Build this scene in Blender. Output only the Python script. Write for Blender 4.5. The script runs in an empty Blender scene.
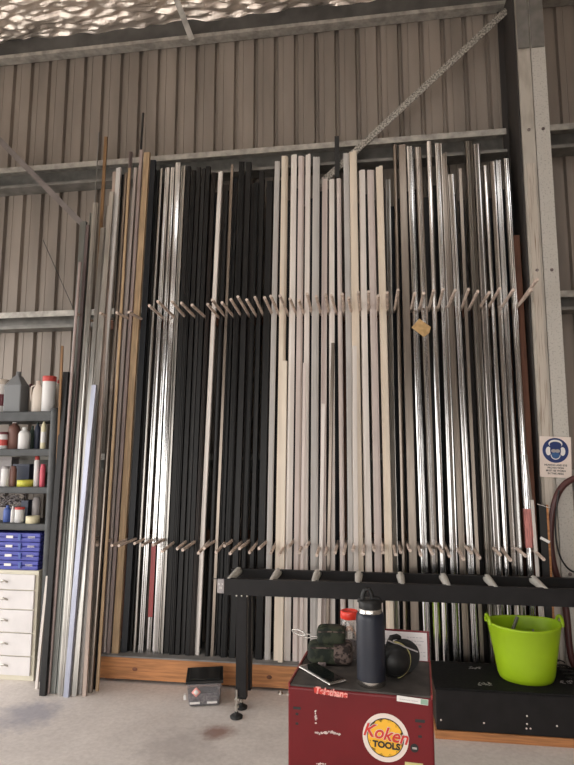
import bpy, math, random
from mathutils import Vector, Matrix, noise
random.seed(11)
PI=math.pi
scene=bpy.context.scene
col=scene.collection
# ------------------------------------------------------------------ camera maths (574x765 frame)
FPX=575.0; PITCH=math.radians(7.3); YAW=math.radians(8.4); CH=1.6
CF=Vector((-math.sin(YAW)*math.cos(PITCH),math.cos(YAW)*math.cos(PITCH),math.sin(PITCH)))
CR=Vector((math.cos(YAW),math.sin(YAW),0)); CU=CR.cross(CF)
CO=Vector((0,0,CH))
def ray(x,y): return CF+CR*((x-287)/FPX)+CU*((382.5-y)/FPX)
def atY(x,y,Y):
    d=ray(x,y); return CO+d*(Y/d.y)
def atZ(x,y,Z):
    d=ray(x,y); return CO+d*((Z-CH)/d.z)
def px_of(p):
    v=Vector(p)-CO; w=v.dot(CF); return 287+FPX*v.dot(CR)/w, 382.5-FPX*v.dot(CU)/w
def floorX(px,Y,Z):          # the X on the line (Y,Z) seen at picture column px
    a,b=-6.0,6.0
    for _ in range(40):
        m=(a+b)/2
        if px_of((m,Y,Z))[0]<px: a=m
        else: b=m
    return (a+b)/2
cd=bpy.data.cameras.new('camera'); cam=bpy.data.objects.new('camera',cd); col.objects.link(cam)
cam.location=CO; cam.rotation_euler=(math.radians(90)+PITCH,0,YAW)
cd.sensor_fit='VERTICAL'; cd.sensor_height=24; cd.lens=FPX/765*24; cd.clip_end=200
scene.camera=cam
# ------------------------------------------------------------------ mesh builder
ORG={}
class MB:
    def __init__(s,M=None): s.v=[]; s.f=[]; s.sm=[]; s.M=M
    def add(s,vs,fs,smooth=False,M=None):
        b=len(s.v)
        for p in vs:
            p=Vector(p)
            if M is not None: p=M@p
            if s.M is not None: p=s.M@p
            s.v.append(p)
        for f in fs: s.f.append([b+i for i in f]); s.sm.append(smooth)
        return s
    def box(s,x0,y0,z0,x1,y1,z1,M=None):
        v=[(x0,y0,z0),(x1,y0,z0),(x1,y1,z0),(x0,y1,z0),(x0,y0,z1),(x1,y0,z1),(x1,y1,z1),(x0,y1,z1)]
        return s.add(v,[(0,3,2,1),(4,5,6,7),(0,1,5,4),(1,2,6,5),(2,3,7,6),(3,0,4,7)],False,M)
    def sweep(s,poly,pts,ax=None,ay=None,smooth=False,caps=True):
        n=len(poly); vs=[]; fs=[]
        for p in pts:
            for (u,w) in poly: vs.append(Vector(p)+ax*u+ay*w)
        for k in range(len(pts)-1):
            for i in range(n):
                j=(i+1)%n; fs.append((k*n+i,k*n+j,(k+1)*n+j,(k+1)*n+i))
        if caps:
            fs.append(tuple(range(n))[::-1]); fs.append(tuple((len(pts)-1)*n+i for i in range(n)))
        return s.add(vs,fs,smooth)
    def tube(s,pts,r,n=10,smooth=True,caps=True):
        pts=[Vector(p) for p in pts]; vs=[]; fs=[]
        rs=r if isinstance(r,(list,tuple)) else [r]*len(pts)
        t0=(pts[1]-pts[0]).normalized()
        up=Vector((0,0,1)) if abs(t0.z)<.9 else Vector((1,0,0))
        a=t0.cross(up).normalized()
        for k,p in enumerate(pts):
            if k==0: t=pts[1]-pts[0]
            elif k==len(pts)-1: t=pts[-1]-pts[-2]
            else: t=pts[k+1]-pts[k-1]
            t.normalize(); a=(a-t*a.dot(t)).normalized(); b=t.cross(a)
            for i in range(n):
                an=2*PI*i/n; vs.append(p+(a*math.cos(an)+b*math.sin(an))*rs[k])
        for k in range(len(pts)-1):
            for i in range(n):
                j=(i+1)%n; fs.append((k*n+i,k*n+j,(k+1)*n+j,(k+1)*n+i))
        s.add(vs,fs,smooth)
        if caps:
            L=(len(pts)-1)*n
            s.add(vs[:n],[tuple(range(n))[::-1]]); s.add(vs[L:],[tuple(range(n))])
        return s
    def lathe(s,prof,n=24,M=None,smooth=True):
        vs=[];fs=[]
        for (r,z) in prof:
            for i in range(n):
                an=2*PI*i/n; vs.append((r*math.cos(an),r*math.sin(an),z))
        for k in range(len(prof)-1):
            for i in range(n):
                j=(i+1)%n; fs.append((k*n+i,k*n+j,(k+1)*n+j,(k+1)*n+i))
        s.add(vs,fs,smooth,M)
        if prof[0][0]>1e-5: s.add(vs[:n],[tuple(range(n))[::-1]],False,M)
        if prof[-1][0]>1e-5: s.add(vs[-n:],[tuple(range(n))],False,M)
        return s
    def build(s,name,mat,parent=None,bevel=0,seg=2,sub=0):
        if parent is not None: o0=ORG[parent]
        else:
            xs=[p.x for p in s.v]; ys=[p.y for p in s.v]; zs=[p.z for p in s.v]
            o0=Vector(((min(xs)+max(xs))/2,(min(ys)+max(ys))/2,min(zs)))
        me=bpy.data.meshes.new(name)
        me.from_pydata([tuple(p-o0) for p in s.v],[],s.f); 
        for i,p in enumerate(me.polygons): p.use_smooth=s.sm[i]
        me.validate(); me.update()
        me.materials.append(mat)
        o=bpy.data.objects.new(name,me); col.objects.link(o)
        if parent is not None: o.parent=parent; ORG[o]=o0
        else: o.location=o0; ORG[o]=o0
        if bevel:
            b=o.modifiers.new('bevel','BEVEL'); b.width=bevel; b.segments=seg; b.limit_method='ANGLE'; b.angle_limit=math.radians(40)
        if sub:
            m=o.modifiers.new('subsurf','SUBSURF'); m.levels=sub; m.render_levels=sub
        return o
def tag(o,label,cat,group=None):
    o['label']=label; o['category']=cat
    if group: o['group']=group
    return o
def thing(name,label,cat,loc,group=None):
    o=bpy.data.objects.new(name,None); col.objects.link(o); o.location=loc; o.empty_display_size=.05
    ORG[o]=Vector(loc); return tag(o,label,cat,group)
def struct(o): o['kind']='structure'; return o
def part_label(o,l): o['label']=l; return o
def text(body,size,mat,name,parent,M,align='CENTER',shear=0,extrude=.0004,offset=0,sx=1):
    cu=bpy.data.curves.new(name,'FONT'); cu.body=body; cu.size=size; cu.align_x=align; cu.align_y='CENTER'
    cu.extrude=extrude; cu.shear=shear; cu.offset=offset; cu.space_line=1.0
    to=bpy.data.objects.new(name,cu); col.objects.link(to)
    dg=bpy.context.evaluated_depsgraph_get(); me=bpy.data.meshes.new_from_object(to.evaluated_get(dg))
    bpy.data.objects.remove(to); bpy.data.curves.remove(cu)
    mb=MB(); mb.add([M@Vector((v.co.x*sx,v.co.y,v.co.z)) for v in me.vertices],[tuple(p.vertices) for p in me.polygons])
    bpy.data.meshes.remove(me)
    return mb.build(name,mat,parent)
# ------------------------------------------------------------------ materials
def mat(name,c,rough=.5,metal=0,var=0,scale=8,stretch=(1,1,1),bump=0,bscale=None,c2=None,spec=.5,alpha=None,trans=0,thr=(.35,.65),detail=5,dist=.02):
    m=bpy.data.materials.new(name); m.use_nodes=True; nt=m.node_tree; b=nt.nodes['Principled BSDF']
    b.inputs['Base Color'].default_value=(*c,1); b.inputs['Roughness'].default_value=rough; b.inputs['Metallic'].default_value=metal
    b.inputs['Specular IOR Level'].default_value=spec
    if trans: b.inputs['Transmission Weight'].default_value=trans
    tc=nt.nodes.new('ShaderNodeTexCoord'); mp=nt.nodes.new('ShaderNodeMapping'); mp.inputs['Scale'].default_value=stretch
    geo=nt.nodes.new('ShaderNodeNewGeometry')
    nt.links.new(geo.outputs['Position'],mp.inputs['Vector'])
    ns=nt.nodes.new('ShaderNodeTexNoise'); ns.inputs['Scale'].default_value=scale; ns.inputs['Detail'].default_value=detail
    nt.links.new(mp.outputs[0],ns.inputs['Vector'])
    if var or c2:
        cr=nt.nodes.new('ShaderNodeValToRGB'); cr.color_ramp.elements[0].position=thr[0]; cr.color_ramp.elements[1].position=thr[1]
        if c2: A,B=c,c2
        else: A=tuple(x*(1-var) for x in c); B=tuple(min(1,x*(1+var)) for x in c)
        cr.color_ramp.elements[0].color=(*A,1); cr.color_ramp.elements[1].color=(*B,1)
        nt.links.new(ns.outputs['Fac'],cr.inputs[0]); nt.links.new(cr.outputs[0],b.inputs['Base Color'])
    if bump:
        n2=ns
        if bscale:
            n2=nt.nodes.new('ShaderNodeTexNoise'); n2.inputs['Scale'].default_value=bscale; n2.inputs['Detail'].default_value=4
            nt.links.new(mp.outputs[0],n2.inputs['Vector'])
        bu=nt.nodes.new('ShaderNodeBump'); bu.inputs['Strength'].default_value=bump; bu.inputs['Distance'].default_value=dist
        nt.links.new(n2.outputs['Fac'],bu.inputs['Height']); nt.links.new(bu.outputs[0],b.inputs['Normal'])
    return m
V=(14,14,.7)
M={}
M['mill']=mat('mill_aluminium',(.52,.51,.50),.22,1,.14,3,V,bump=.06,dist=.004)
M['mill2']=mat('bright_aluminium',(.70,.695,.69),.16,1,.10,3,V,bump=.06,dist=.004)
M['mill3']=mat('dull_aluminium',(.38,.365,.34),.28,1,.15,3,V,bump=.06,dist=.004)
M['mill4']=mat('bronze_aluminium',(.23,.195,.165),.3,1,.12,3,V,bump=.12,dist=.004)
M['teal']=mat('grey_green_aluminium',(.22,.225,.21),.38,.8,.15,3,V,bump=.2,dist=.004)
M['lav']=mat('protective_film_lavender',(.42,.44,.54),.3,.3,.1,3,V)
M['pink']=mat('pinkish_primer',(.38,.30,.28),.42,.3,.12,3,V)
M['white']=mat('white_powder_coat',(.76,.70,.65),.38,0,.05,2,V)
M['white2']=mat('cream_powder_coat',(.78,.68,.56),.4,0,.06,2,V)
M['white3']=mat('pale_grey_powder_coat',(.58,.555,.53),.38,0,.06,2,V)
M['white4']=mat('pinkish_white_powder_coat',(.70,.61,.57),.4,0,.06,2,V)
M['black']=mat('satin_black_powder_coat',(.008,.0075,.0075),.42,0,.1,2,V,spec=.28)
M['black2']=mat('charcoal_powder_coat',(.018,.017,.017),.45,0,.1,2,V,spec=.3)
M['navy']=mat('dark_navy_powder_coat',(.008,.010,.014),.42,0,.1,2,V,spec=.3)
M['bronze']=mat('dark_bronze_powder_coat',(.020,.014,.012),.45,0,.1,2,V,spec=.28)
M['brown']=mat('purple_brown_anodised',(.15,.115,.11),.35,.5,.1,2,V)
M['tan']=mat('pinkish_tan_profile',(.42,.33,.28),.4,.1,.12,3,V)
M['wood']=mat('pale_timber',(.42,.29,.17),.6,0,.22,5,V,bump=.15,dist=.003)
M['wood2']=mat('brown_timber',(.24,.13,.055),.6,0,.25,5,V,bump=.15,dist=.003)
M['dowel']=mat('dowel_timber',(.66,.54,.46),.65,0,.2,30)
M['fascia']=mat('orange_pine',(.44,.19,.07),.55,0,.25,5,(1,14,14),bump=.15,dist=.003)
M['rust']=mat('rust_brown_timber',(.16,.06,.03),.6,0,.25,5,V)
M['redtape']=mat('red_tape',(.32,.05,.05),.35)
M['redfilm']=mat('faded_red_tape',(.50,.19,.17),.35,.3,.3,12,V)
M['deck']=mat('dusty_grey_board',(.22,.21,.20),.8,0,.2,9)
M['wall']=mat('ribbed_steel_sheet',(.255,.215,.183),.5,.12,.16,1.6,(3,3,.5),bump=.1,dist=.01)
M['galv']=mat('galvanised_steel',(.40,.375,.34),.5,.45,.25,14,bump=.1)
M['galvdark']=mat('dark_and_shaded_galvanised',(.21,.20,.185),.5,.45,.2,10)
M['beam']=mat('painted_eave_beam',(.095,.09,.085),.55,.2,.25,6)
M['brace']=mat('mottled_galvanised_strap',(.16,.15,.14),.5,.4,.0,70,c2=(.52,.49,.43),thr=(.4,.6))
M['bracebrown']=mat('brown_strap',(.20,.17,.16),.6,.1,.15,8)
M['column']=mat('weathered_column_paint',(.50,.46,.40),.55,.1,.0,9,(2,2,.5),c2=(.36,.32,.27),thr=(.45,.7),bump=.15,dist=.004)
M['speck']=mat('speckled_column_paint',(.38,.355,.32),.55,.1,.0,80,c2=(.56,.53,.48),thr=(.32,.46))
M['foil']=mat('crinkled_foil_insulation',(.92,.82,.73),.34,.9,.06,7,(1,2.2,1),bump=.5,bscale=7,dist=.03)
M['shadeplate']=mat('dark_column_side_shade',(.035,.03,.027),.6)  # flat dark tone standing for shade on the column side
M['batten']=mat('weathered_batten',(.22,.14,.085),.7,0,0,5,(30,30,.8),c2=(.56,.50,.43),thr=(.3,.48))
M['concrete']=None
M['plastic_black']=mat('black_plastic',(.012,.012,.012),.45,spec=.35)
M['plastic_grey']=mat('charcoal_shelf_plastic',(.055,.058,.06),.55,0,.2,12)
M['rubber']=mat('black_rubber',(.015,.015,.015),.7)
M['steel_black']=mat('black_painted_steel',(.010,.009,.0095),.5,0,.25,12,spec=.3)
M['chrome']=mat('zinc_plated_steel',(.65,.63,.58),.28,1)
M['roller']=mat('grey_roller',(.62,.60,.55),.4,0,.1,20)
M['carpet']=mat('black_box_covering',(.009,.0085,.009),.8,0,.3,60,bump=.3,dist=.003,spec=.2)
M['red']=mat('dark_red_enamel',(.150,.008,.011),.38,0,.12,5,spec=.3)
M['redlight']=mat('red_enamel_edge',(.30,.03,.03),.3)
M['mat']=mat('dark_grey_mat',(.060,.052,.047),.75,0,.3,20,bump=.15,dist=.002)
M['w']=mat('white_print',(.80,.77,.74),.5)
M['w2']=mat('worn_white_print',(.72,.60,.56),.5,0,.2,60)
M['yellow']=mat('yellow_print',(.90,.48,.03),.45)
M['k']=mat('black_print',(.012,.012,.012),.5)
M['redprint']=mat('red_print',(.62,.035,.025),.45)
M['pinkprint']=mat('faded_red_print',(.85,.36,.32),.5,0,.25,150)
M['green_print']=mat('green_print',(.28,.42,.32),.5)
M['lime']=mat('lime_green_rubber',(.36,.56,.012),.42,0,.05,6)
M['signboard']=mat('sign_board',(.80,.69,.62),.45,0,.04,10)
M['blue']=mat('sign_blue',(.012,.03,.14),.45)
M['blue2']=mat('sign_mid_blue',(.03,.10,.26),.45)
M['navybottle']=mat('navy_powder_bottle',(.012,.015,.026),.42,.1,.06,30)
M['steel']=mat('brushed_steel',(.6,.58,.55),.25,1)
M['redplastic']=mat('red_plastic',(.75,.05,.03),.35)
M['clear']=mat('clear_plastic',(.88,.86,.84),.12,trans=.85)
M['milky']=mat('milky_clear_plastic',(.62,.62,.66),.25,trans=.8)
M['stuffgrey']=mat('small_fixings',(.40,.33,.31),.5,.2,.0,60,c2=(.12,.09,.09))
M['camo']=mat('camouflage_fabric',(.007,.012,.007),.85,0,0,34,c2=(.034,.040,.022),thr=(.45,.55),bump=.2,dist=.004)
M['camo2']=mat('camouflage_brown_fabric',(.02,.012,.010),.85,0,0,60,c2=(.14,.10,.085),thr=(.46,.54),bump=.2,dist=.004)
M['glass']=mat('phone_screen',(.006,.007,.007),.06)
M['paper']=mat('printed_paper',(.80,.76,.76),.6)
M['ink']=mat('grey_ink',(.42,.40,.43),.6)
M['yband']=mat('yellow_wire',(.55,.50,.22),.4)
M['cream']=mat('cream_cabinet_edge',(.66,.62,.50),.5,0,.06,6)
M['drawer']=mat('white_drawer_front',(.72,.69,.68),.5,0,.05,7)
M['casebl']=mat('blue_case',(.065,.075,.36),.45,0,.12,14)
M['cardboard']=mat('brown_card_tag',(.50,.32,.14),.7,0,.15,40)
M['hose']=mat('dark_red_hose',(.075,.022,.02),.4)
def cmat(n,c,r=.45,**k): return mat(n,c,r,**k)
M['jerry']=cmat('grey_jerrycan_plastic',(.16,.165,.17)); M['jug']=cmat('cream_jug_plastic',(.66,.58,.50)); M['wbottle']=cmat('white_bottle_plastic',(.72,.71,.70))
M['redcap']=cmat('red_cap',(.55,.07,.06)); M['maroon']=cmat('maroon_label',(.14,.03,.04)); M['amber']=cmat('amber_bottle',(.20,.10,.08)); M['dkgreen']=cmat('dark_green_bottle',(.05,.08,.06))
M['yellowt']=cmat('yellow_tape',(.62,.60,.08)); M['creamt']=cmat('cream_tape',(.74,.68,.46)); M['bluep']=cmat('blue_plastic',(.07,.12,.38)); M['canred']=cmat('red_can',(.60,.09,.13)); M['cangrey']=cmat('grey_can',(.36,.33,.33)); M['dkbox']=cmat('dark_blue_box',(.06,.07,.11))
M['cords']=cmat('tangled_cord',(.30,.27,.27))
# concrete floor
def concrete():
    m=bpy.data.materials.new('concrete_floor'); m.use_nodes=True; nt=m.node_tree; b=nt.nodes['Principled BSDF']; b.inputs['Roughness'].default_value=.62
    geo=nt.nodes.new('ShaderNodeNewGeometry')
    def nz(sc,det=6):
        n=nt.nodes.new('ShaderNodeTexNoise'); n.inputs['Scale'].default_value=sc; n.inputs['Detail'].default_value=det; n.inputs['Roughness'].default_value=.65
        nt.links.new(geo.outputs['Position'],n.inputs['Vector']); return n
    a=nz(1.3); r=nt.nodes.new('ShaderNodeValToRGB'); r.color_ramp.elements[0].position=.3; r.color_ramp.elements[1].position=.7
    r.color_ramp.elements[0].color=(.62,.565,.53,1); r.color_ramp.elements[1].color=(.84,.78,.735,1); nt.links.new(a.outputs['Fac'],r.inputs[0])
    c=nz(34,9); r2=nt.nodes.new('ShaderNodeValToRGB'); r2.color_ramp.elements[0].position=.38; r2.color_ramp.elements[1].position=.62
    r2.color_ramp.elements[0].color=(.90,.89,.88,1); r2.color_ramp.elements[1].color=(1.03,1.03,1.03,1); nt.links.new(c.outputs['Fac'],r2.inputs[0])
    mx=nt.nodes.new('ShaderNodeMixRGB'); mx.blend_type='MULTIPLY'; mx.inputs[0].default_value=1
    nt.links.new(r.outputs[0],mx.inputs[1]); nt.links.new(r2.outputs[0],mx.inputs[2]); last=mx
    # stains with a place of their own
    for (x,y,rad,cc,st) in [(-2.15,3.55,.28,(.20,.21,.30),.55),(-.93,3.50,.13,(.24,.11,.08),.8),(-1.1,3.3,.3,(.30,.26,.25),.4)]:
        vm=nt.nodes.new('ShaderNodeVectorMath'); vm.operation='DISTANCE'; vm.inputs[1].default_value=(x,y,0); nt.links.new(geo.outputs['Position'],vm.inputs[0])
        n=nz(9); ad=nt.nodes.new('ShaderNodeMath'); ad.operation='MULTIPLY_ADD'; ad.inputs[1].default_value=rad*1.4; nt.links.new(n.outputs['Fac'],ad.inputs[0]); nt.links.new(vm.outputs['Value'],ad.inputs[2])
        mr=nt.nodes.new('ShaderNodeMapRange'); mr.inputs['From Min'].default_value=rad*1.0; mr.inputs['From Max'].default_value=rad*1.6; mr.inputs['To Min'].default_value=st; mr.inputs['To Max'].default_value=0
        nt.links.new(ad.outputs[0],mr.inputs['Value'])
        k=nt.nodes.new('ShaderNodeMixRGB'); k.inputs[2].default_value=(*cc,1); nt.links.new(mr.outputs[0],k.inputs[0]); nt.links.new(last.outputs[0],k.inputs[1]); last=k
    nt.links.new(last.outputs[0],b.inputs['Base Color'])
    bu=nt.nodes.new('ShaderNodeBump'); bu.inputs['Strength'].default_value=.08; bu.inputs['Distance'].default_value=.006; nt.links.new(c.outputs['Fac'],bu.inputs['Height']); nt.links.new(bu.outputs[0],b.inputs['Normal'])
    return m
M['concrete']=concrete()
M['outside']=mat('outside_paving',(.55,.53,.49),.8,0,.15,2)
# ------------------------------------------------------------------ the setting
XL,XR,YF,YB=-5.6,4.2,-4.6,4.65
struct(MB().box(XL,YF,-.15,XR,YB+.1,0).build('floor',M['concrete']))
struct(MB().box(-40,-45,-.30,40,40,-.16).build('ground',M['outside']))
def ribs(x0,x1,z0,z1,Y):
    mb=MB(); per=.1805; vs=[];x=x0
    # pan (front face) then a recessed rib going away from the room
    start=-1.506-.025
    k0=math.floor((x0-start)/per); pts=[]
    k=k0
    while start+k*per<x1:
        a=start+k*per
        pts+= [(a,0),(a+.010,.034),(a+.036,.034),(a+.048,0),(a+.085,0),(a+.088,.0035),(a+.094,.0035),(a+.097,0)]
        k+=1
    pts=[p for p in pts if x0<=p[0]<=x1]
    for (a,b) in pts: vs.append((a,Y+b,z0)); vs.append((a,Y+b,z1))
    fs=[(2*i,2*i+2,2*i+3,2*i+1) for i in range(len(pts)-1)]
    mb.add(vs,fs); return mb
w=ribs(XL,XR,0,5.5,YB); o=struct(w.build('wall_back',M['wall']))
s=o.modifiers.new('solid','SOLIDIFY'); s.thickness=.004; s.offset=1
struct(MB().box(XR,YF,0,XR+.08,YB+.1,6.1).build('wall_right',M['wall']))
# front wall with a roller-door opening, left wall with a side opening
DX0,DX1,DZ=-5.2,.35,3.2; EX0,EX1=1.35,2.5  # the narrower second opening is added to break up reflections in the metal
struct(MB().box(XL-.1,YF-.08,0,DX0,YF,6.1).box(DX1,YF-.08,0,EX0,YF,6.1).box(EX1,YF-.08,0,XR+.08,YF,6.1).box(DX0,YF-.08,DZ,DX1,YF,6.1).box(EX0,YF-.08,2.6,EX1,YF,6.1).build('wall_front',M['wall']))
SY0,SY1,SZ=-2.2,4.3,3.6
struct(MB().box(XL-.08,YF,0,XL,SY0,6.1).box(XL-.08,SY1,0,XL,YB+.1,6.1).box(XL-.08,SY0,SZ,XL,SY1,6.1).build('wall_left',M['wall']))
# roof lining of crinkled foil, rising from the eave to the ridge; the gap left open is added for light and highlights
def roofz(y): 
    return 5.50+(YB-y)*math.tan(math.radians(5)) 
mb=MB(); 
def foilpatch(x0,x1,y0,y1,nx,ny,amp):
    vs=[];fs=[]
    for j in range(ny+1):
        y=y1+(y0-y1)*j/ny
        for i in range(nx+1):
            x=x0+(x1-x0)*i/nx
            sag=.035*math.sin(PI*((YB-y)%.9)/.9)
            n1=noise.noise(Vector((x*2.6+y*1.5,y*9,0)))*.7+noise.noise(Vector((x*8,y*22,3)))*.5+abs(noise.noise(Vector((x*5,y*14,9))))*.6
            vs.append((x,y,roofz(y)-sag+amp*n1))
    for j in range(ny):
        for i in range(nx):
            a=j*(nx+1)+i; fs.append((a,a+1,a+nx+2,a+nx+1))
    mb.add(vs,fs,False)
foilpatch(-5.6,4.2,3.4,4.72,420,90,.05)
foilpatch(-5.6,4.2,1.1,3.4,60,20,.03)
foilpatch(-5.6,.0,-.4,1.1,20,12,.03)
foilpatch(2.4,4.2,-.4,1.1,10,12,.03)
foilpatch(0,2.4,-.4,.1,10,12,.03)
foilpatch(-5.6,4.2,-4.7,-.4,50,40,.03)
struct(mb.build('ceiling',M['foil']))
# ------------------------------------------------------------------ steelwork
# C purlins lying open towards the room: top lip, web, bottom lip
def girt(x0,x1,zt,h,d,y,label,lip=.05,m='galv'):
    t=thing('wall_girt',label,'beam',((x0+x1)/2,y,zt-h))
    MB().box(x0,y+d-.004,zt-h,x1,y+d,zt).build('web',M['galvdark'],t)  # web and lower flange coloured darker to carry the shade inside the section
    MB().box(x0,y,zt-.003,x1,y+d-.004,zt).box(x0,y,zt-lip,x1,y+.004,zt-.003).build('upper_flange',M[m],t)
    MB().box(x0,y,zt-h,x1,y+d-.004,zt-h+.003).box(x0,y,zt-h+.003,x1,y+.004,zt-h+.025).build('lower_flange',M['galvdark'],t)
CX0,CX1=1.166,1.368
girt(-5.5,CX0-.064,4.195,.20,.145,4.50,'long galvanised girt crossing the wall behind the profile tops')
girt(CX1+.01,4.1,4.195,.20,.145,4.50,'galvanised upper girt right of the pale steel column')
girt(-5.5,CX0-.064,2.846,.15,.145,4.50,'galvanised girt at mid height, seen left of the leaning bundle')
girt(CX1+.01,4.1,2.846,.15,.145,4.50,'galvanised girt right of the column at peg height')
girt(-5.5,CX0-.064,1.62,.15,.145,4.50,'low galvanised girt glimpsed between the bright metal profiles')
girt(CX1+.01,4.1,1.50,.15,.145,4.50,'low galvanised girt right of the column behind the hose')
t=thing('eave_beam','dark steel eave beam under the foil roof lining','beam',(-1,4.5,5.27))
MB().box(-5.5,4.565,5.345,4.1,4.64,5.52).build('beam_body',M['beam'],t)
MB().box(-5.5,4.545,5.318,4.1,4.64,5.345).box(-5.5,4.545,5.345,4.1,4.549,5.352).build('bottom_flange',M['galv'],t)
# column : two C sections back to back
t=thing('steel_column','pale weathered column of paired steel channels right of the rack','column',((CX0+CX1)/2,4.4,0))
xm=1.262
def chan(x0,x1,open_left,mm):
    mb=MB(); mb.box(x0,4.30,0,x1,4.306,5.46)
    wx=x1-.006 if open_left else x0
    mb.box(wx,4.306,0,wx+.006,4.60,5.46); mb.box(x0,4.60,0,x1,4.606,5.46)
    lx=x0 if open_left else x1-.005
    mb.box(lx,4.306,0,lx+.005,4.33,5.46)
    return mb
chan(CX0,xm-.003,True,0).build('left_channel',M['column'],t)
chan(xm+.003,CX1,False,0).build('right_channel',M['speck'],t)
mb=MB()
for z in (.8,2.95,4.05):
    for x in (CX0+.05,CX1-.05):
        mb.lathe([(.012,0),(.012,.008),(.0,.010)],8,Matrix.Translation((x,4.30,z))@Matrix.Rotation(PI/2,4,'X'))
mb.build('bolt',M['stuffgrey'],t)
MB().box(CX0+.005,4.288,4.72,xm-.008,4.298,5.46).box(xm+.008,4.288,4.72,CX1-.005,4.298,5.46).build('cleat_plate',M['galvdark'],t)
part_label(MB().box(CX0+.018,4.292,0,CX0+.075,4.2995,3.78).build('weathered_batten',M['batten'],t),'weathered brown-streaked batten fixed to the left channel')
# dark plate added where the column's left side is only in shade
tag(MB().box(1.152,4.312,0,1.162,4.628,5.31).box(1.106,4.618,0,1.152,4.628,5.31).build('column_shade_plate',M['shadeplate']),'added dark plate giving the left side of the pale column its shade','post')
# braces
def strap(p,q,wd,name,mat_,label,th=.006):
    p=Vector(p);q=Vector(q); d=(q-p).normalized(); n=Vector((0,1,0)); s_=d.cross(n).normalized()
    mb=MB(); mb.sweep([(-wd/2,-th/2),(wd/2,-th/2),(wd/2,th/2),(-wd/2,th/2)],[p,q],s_,n)
    return tag(mb.build(name,M[mat_]),label,'brace')
strap(atY(507,10,4.488),atY(318,186,4.488),.055,'diagonal_brace','brace','mottled galvanised strap slanting down left from the column top')
strap(atY(-30,110,4.488),atY(90,232,4.488),.05,'diagonal_brace','bracebrown','brownish strap slanting down right at the left of the wall')
tag(MB().tube([atY(43,240,4.62),atY(73,308,4.49)],.003,6).build('wire',M['k']),'thin dark wire slanting down the left wall','wire')
tag(MB().box(*(lambda p:(p.x-.018,4.46,3.86))(atY(337,160,4.46)),*(lambda p:(p.x+.018,4.486,4.22))(atY(337,160,4.46))).build('steel_cleat',M['k']),'short dark upright cleat on the girt above white profiles','cleat')
a=atY(169,-20,4.2);b=atY(192,40,4.52)
strap(a,b,.05,'fly_brace','galv','short galvanised fly brace running from foil lining to eave beam')
# ------------------------------------------------------------------ plinth and peg rack
PX0,PX1=-2.045,1.145
t=thing('timber_plinth','long orange pine fascia with dusty grey deck carrying the profiles','platform',(-.5,4.3,0))
o=MB().box(PX0,4.121,.022,PX1,4.160,.172).build('fascia',M['fascia'],t,bevel=.003)
mb=MB()
for i in range(10):
    x=-1.9+i*.2
    if i in (1,3,4,6): mb.lathe([(.0,.0015),(.012,.001),(.014,0)],12,Matrix.Translation((x+random.uniform(-.05,.05),4.1205,.09+random.uniform(-.03,.03)))@Matrix.Rotation(PI/2,4,'X')@Matrix.Scale(1.4,4,(1,0,0)))
part_label(mb.build('knot',M['rust'],t),'dark knots in the pine board')
MB().box(PX0-.01,4.112,.172,PX1,4.50,.182).build('deck',M['deck'],t)
mb=MB()
for x in (-1.95,-1.1,-.62,.3,1.05): mb.box(x,4.17,0,x+.07,4.45,.172)
mb.build('bearer',M['rust'],t)
t=thing('bolt_anchor','small zinc bolts on the floor under the pine fascia','bolt',(floorX(285,4.09,0),4.09,0))
for dx in (-.03,.025): MB().lathe([(.018,0),(.018,.006),(.009,.007),(.009,.02),(0,.022)],10,Matrix.Translation((floorX(285,4.09,0)+dx,4.09,0))).build('bolt',M['chrome'],t)
rack=thing('peg_rack','wall rack with two rows of wooden pegs sorting the profiles','rack',(-.4,4.45,.182))
RZ=(2.70,.985)
for z in RZ: MB().box(-2.15,4.452,z-.045,1.12,4.49,z+.045).build('rail',M['rust'],rack)
for x in (-1.98,-.2,1.06): MB().box(x-.02,4.490,.182,x+.02,4.4985,2.9).build('upright',M['rust'],rack)
def peg(x,z,y0=4.05,dx=0,dz=.012,r=.0112):
    MB().tube([(x+dx,y0,z+dz),(x,4.451,z)],r,8).build('peg',M['dowel'],rack)
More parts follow.
